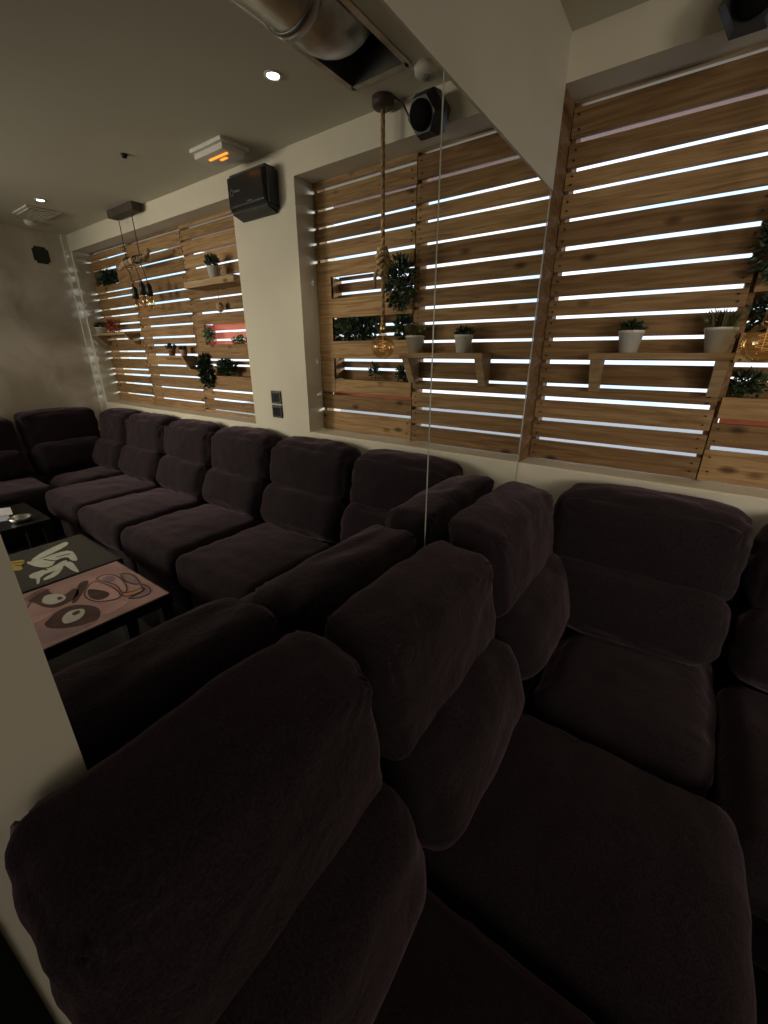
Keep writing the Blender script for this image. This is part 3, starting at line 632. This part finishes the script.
# ---------------------------------------------------------------- log lamp in the far window
t = thing('log_pendant_lamp', 'hanging driftwood log lamp with three black sockets before the far window', 'lamp', (2.48, 1.79, ZC))
bm = bmesh.new(); vs = box(bm, -.19, .19, -.035, .035, -.05, 0, .004, col=rcol(.1, .4)); obj('ceiling_plank', bm, 'dark_timber', t)
for x0_, x1_ in ((-.10, -.11), (.10, .10)):
    bm = bmesh.new(); tube(bm, [(x0_, 0, -.05), (x1_, 0, -.32)], .003, 6); obj('suspension_wire', bm, 'black', t)
bm = bmesh.new(); tube(bm, [(-.24, .0, -.30), (-.15, .005, -.325), (0, 0, -.335), (.15, -.005, -.345), (.23, 0, -.37)], [.016, .022, .024, .022, .014], 12); obj('log', bm, 'driftwood', t, True)
for sx, dz in ((-.155, 0), (-.06, .015), (.065, -.005)):
    bm = bmesh.new(); pts = []
    for a in range(26): pts.append((sx + (a - 13) * .003, .027 * math.cos(a * .9), -.335 + .027 * math.sin(a * .9)))
    pts += [(sx, -.02, -.40), (sx, 0, -.50)]
    tube(bm, pts, .003, 6); c_ = obj('cord', bm, 'black', t, True)
    bm = bmesh.new(); lathe(bm, [(.001, -.495 + dz), (.010, -.50 + dz), (.021, -.52 + dz), (.023, -.585 + dz), (.001, -.586 + dz)], 18, (sx, 0, 0)); obj('lamp_socket', bm, 'black', t, True)
    bm = bmesh.new(); lathe(bm, [(.012, -.587 + dz), (.020, -.61 + dz), (.021, -.64 + dz), (.014, -.665 + dz), (.0005, -.672 + dz)], 18, (sx, 0, 0)); obj('glass_bulb', bm, 'bulb', t, True)

# ---------------------------------------------------------------- speakers, switches
def cab(name, label, loc, rz, w, h, d, tilt=0, chamfer=.03, logo=True):
    t = thing(name, label, 'speaker', loc, rz)
    bm = bmesh.new(); vs = box(bm, -w / 2, w / 2, -d, 0, -h / 2, h / 2)
    for v in vs:
        if v.co.y < -d * .5: v.co.z += (-.0 if v.co.z > 0 else chamfer * .9)
    es = [e for e in bm.edges if abs(e.verts[0].co.y + d) < 1e-4 or abs(e.verts[1].co.y + d) < 1e-4]
    bmesh.ops.bevel(bm, geom=es, offset=.018, segments=3, affect='EDGES')
    bm.transform(Matrix.Rotation(tilt, 4, 'X')); obj('cabinet', bm, 'black', t)
    bm = bmesh.new(); box(bm, -w / 2 + .022, w / 2 - .022, -d - .004, -d + .002, -h / 2 + chamfer + .02, h / 2 - .022, .003); bm.transform(Matrix.Rotation(tilt, 4, 'X')); obj('grille', bm, 'black_gloss', t)
    if logo:
        bm = bmesh.new(); cx, cz = w / 2 - .055, .012
        pts = [(cx + .012 * math.cos(a * PI / 8), -d - .0052, cz + .015 * math.sin(a * PI / 8)) for a in range(17)]
        tube(bm, pts, .0017, 5, closed_ends=False)
        for k, hh in enumerate((.011, .008, .010, .007, .009)):
            xx = cx - .026 - k * .0095; box(bm, xx - .0028, xx + .0028, -d - .0056, -d - .0042, cz - .002, cz - .002 + hh)
        bm.transform(Matrix.Rotation(tilt, 4, 'X')); obj('emblem', bm, 'grey_txt', t); bm = bmesh.new()
        for k in range(4): box(bm, -.02 - k * .009, -.014 - k * .009, -d - .0056, -d - .0042, -h / 2 + chamfer + .026, -h / 2 + chamfer + .031)
        bm.transform(Matrix.Rotation(tilt, 4, 'X')); obj('small_print', bm, 'grey_txt', t)
    return t
cab('wall_speaker', 'wide black box speaker mounted high on the cream column between the two windows', (1.055, YW - .004, 2.29), 0, .335, .205, .085)
bm = bmesh.new(); box(bm, 0, 0.09, -.06, .06, -.05, .05, .008)
cab('wall_speaker', 'small black speaker high on the stone-look wall', (XF - .003, 1.62, 2.27), PI / 2, .12, .13, .08, logo=False)
bm.free()
t = thing('corner_speaker', 'small black faceted speaker on the lintel of the corner window above the slats', 'speaker', (-.075, YW, 2.37))
bm = bmesh.new(); lathe(bm, [(.03, 0), (.072, .03), (.080, .09), (.060, .14), (.001, .14)], 6, M4=Matrix.Rotation(PI / 2 + .35, 4, 'X')); obj('cabinet', bm, 'black', t)
bm = bmesh.new(); lathe(bm, [(.001, 0), (.045, 0), (.047, .005), (.001, .006)], 24, M4=Matrix.Rotation(PI / 2 + .35, 4, 'X') @ Matrix.Translation((0, 0, .141))); obj('grille', bm, 'dark', t, True)
bm = bmesh.new(); tube(bm, [(.03, -.05, -.085), (-.02, -.07, -.075)], .008, 8); obj('cable_plug', bm, 'white_plastic', t, True)
for zc_, lb, kk in ((1.205, 'black double switch plate on the cream column, the upper of two', 2), (1.115, 'black socket plate on the cream column, the lower of two', 3)):
    t = thing('switch_plate', lb, 'switch', (1.055, YW - .0005, zc_))
    bm = bmesh.new(); box(bm, -.045, .045, -.010, 0, -.041, .041, .004); obj('plate', bm, 'black', t)
    for k in range(kk):
        ww = .072 / kk; xx = -.036 + ww * (k + .5)
        bm = bmesh.new(); box(bm, xx - ww / 2 + .002, xx + ww / 2 - .002, -.0135, -.009, -.028, .028, .0015); obj('rocker', bm, 'black_gloss', t)

# ---------------------------------------------------------------- ceiling fixtures
def downlight(x, y, label, power, cone=100):
    t = thing('downlight', label, 'light', (x, y, ZC))
    bm = bmesh.new(); lathe(bm, [(.034, 0), (.035, -.003), (.026, -.005), (.024, 0)], 32); obj('bezel', bm, 'white_plastic', t, True)
    bm = bmesh.new(); lathe(bm, [(.001, -.003), (.022, -.003), (.023, -.001), (.001, -.0005)], 28); obj('led_lens', bm, 'lamp_led', t, True)
    d = bpy.data.lights.new('downlight_beam', 'SPOT'); d.energy = power; d.spot_size = math.radians(cone); d.spot_blend = .6; d.shadow_soft_size = .03; d.color = (1.0, .83, .62)
    o = bpy.data.objects.new('downlight_beam', d); C.objects.link(o); o.parent = t; o.location = (0, 0, -.02)
    return t
downlight(.41, 1.42, 'bright recessed ceiling downlight between the silver duct and the column', 9, 110)
downlight(2.79, 1.39, 'bright recessed ceiling downlight near the stone-look wall', 9, 110)
def ceiling_lamp(x, y, w, d_, label, glow, rz=0, name='emergency_light'):
    t = thing(name, label, 'light', (x, y, ZC), rz)
    bm = bmesh.new(); box(bm, -w / 2, w / 2, -d_ / 2, d_ / 2, -.018, 0, .006); obj('housing', bm, 'white_plastic', t)
    bm = bmesh.new(); vs = box(bm, -w / 2 + .015, w / 2 - .015, -d_ / 2 + .015, d_ / 2 - .015, -.045, -.018, .008)
    obj('diffuser', bm, 'diffuser', t)
    if glow:
        bm = bmesh.new(); box(bm, -w * .36, w * .20, -.030, -.018, -.049, -.044, .0015); box(bm, -w * .18, w * .02, .002, .016, -.048, -.044, .0015); obj('glowing_tube', bm, 'orange_glow', t)
    return t
ceiling_lamp(1.11, 1.655, .27, .17, 'square ceiling light with a glowing orange tube above the black box speaker', True)
t = thing('air_vent', 'pale rectangular ceiling vent by the stone-look wall', 'vent', (3.14, 1.47, ZC))
bm = bmesh.new(); box(bm, -.15, .15, -.11, .11, -.010, 0, .004); obj('vent_frame', bm, 'white_plastic', t)
bm = bmesh.new()
for k in range(7):
    y_ = -.08 + k * .0265; vs = box(bm, -.125, .125, y_ - .009, y_ + .009, -.016, -.011)
obj('louvre', bm, 'ceiling', t)
t = thing('smoke_detector', 'small round pale smoke detector on the ceiling beside the far vent', 'smoke detector', (3.45, 1.52, ZC))
bm = bmesh.new(); lathe(bm, [(.001, -.035), (.03, -.034), (.045, -.02), (.05, 0), (.001, 0)], 24); obj('detector_body', bm, 'white_plastic', t, True)
bm = bmesh.new(); lathe(bm, [(.001, -.040), (.010, -.038), (.012, -.034), (.001, -.033)], 12); obj('sensor', bm, 'grey_txt', t, True)
bm = bmesh.new(); lathe(bm, [(.001, -.018), (.012, -.016), (.016, 0), (.001, 0)], 14); tag(obj('ceiling_hook', bm, 'black', loc=(1.58, 1.40, ZC), smooth=True), 'tiny dark fitting alone on the bare ceiling', 'ceiling fitting')
t = thing('ceiling_sensor', 'round beige ceiling sensor above the small black faceted speaker', 'sensor', (-.09, 1.715, ZC))
bm = bmesh.new(); lathe(bm, [(.001, -.030), (.033, -.029), (.042, -.022), (.046, 0), (.001, 0)], 24); obj('sensor_body', bm, 'ceiling', t, True)
bm = bmesh.new(); lathe(bm, [(.001, -.036), (.014, -.034), (.018, -.029), (.001, -.028)], 16); obj('lens', bm, 'grey_txt', t, True)

# ---------------------------------------------------------------- duct
DX, DR = .084, .124
t = thing('ventilation_duct', 'shiny round galvanised air duct under the ceiling, bending up into a hatch', 'duct', (DX, .0, ZC))
bm = bmesh.new(); zc0 = .050
def ring_path():
    pts = [(y, zc0, 0) for y in [YB + .05 + k * .05 for k in range(int((1.33 - YB - .05) / .05) + 1)]]
    yb = pts[-1][0]
    R_ = .20
    for k in range(1, 11):
        a = k / 10 * PI / 2; pts.append((yb + R_ * math.sin(a), zc0 + R_ * (1 - math.cos(a)), a))
    pts.append((yb + R_, zc0 + R_ + .15, PI / 2))
    return pts
prev = None
for i, (y_, z_, a) in enumerate(ring_path()):
    rr = DR * (1.012 if i % 3 == 0 and a == 0 else 1.0)
    if a > 0: rr = DR * .99
    ring = [bm.verts.new((rr * math.cos(2 * PI * k / 40), y_ - rr * math.sin(2 * PI * k / 40) * math.sin(a), z_ + rr * math.sin(2 * PI * k / 40) * math.cos(a))) for k in range(40)]
    if prev:
        for k in range(40): bm.faces.new((prev[k], prev[(k + 1) % 40], ring[(k + 1) % 40], ring[k]))
    prev = ring
obj('duct_tube', bm, 'steel', t, True)
for yy in (.35, 1.22):
    bm = bmesh.new(); 
    pr = None
    for dy, rr in ((-.02, DR + .002), (-.016, DR + .008), (.016, DR + .008), (.02, DR + .002)):
        ring = [bm.verts.new((rr * math.cos(2 * PI * k / 40), yy + dy, zc0 + rr * math.sin(2 * PI * k / 40))) for k in range(40)]
        if pr:
            for k in range(40): bm.faces.new((pr[k], pr[(k + 1) % 40], ring[(k + 1) % 40], ring[k]))
        pr = ring
    obj('clamp_ring', bm, 'steel', t, True)
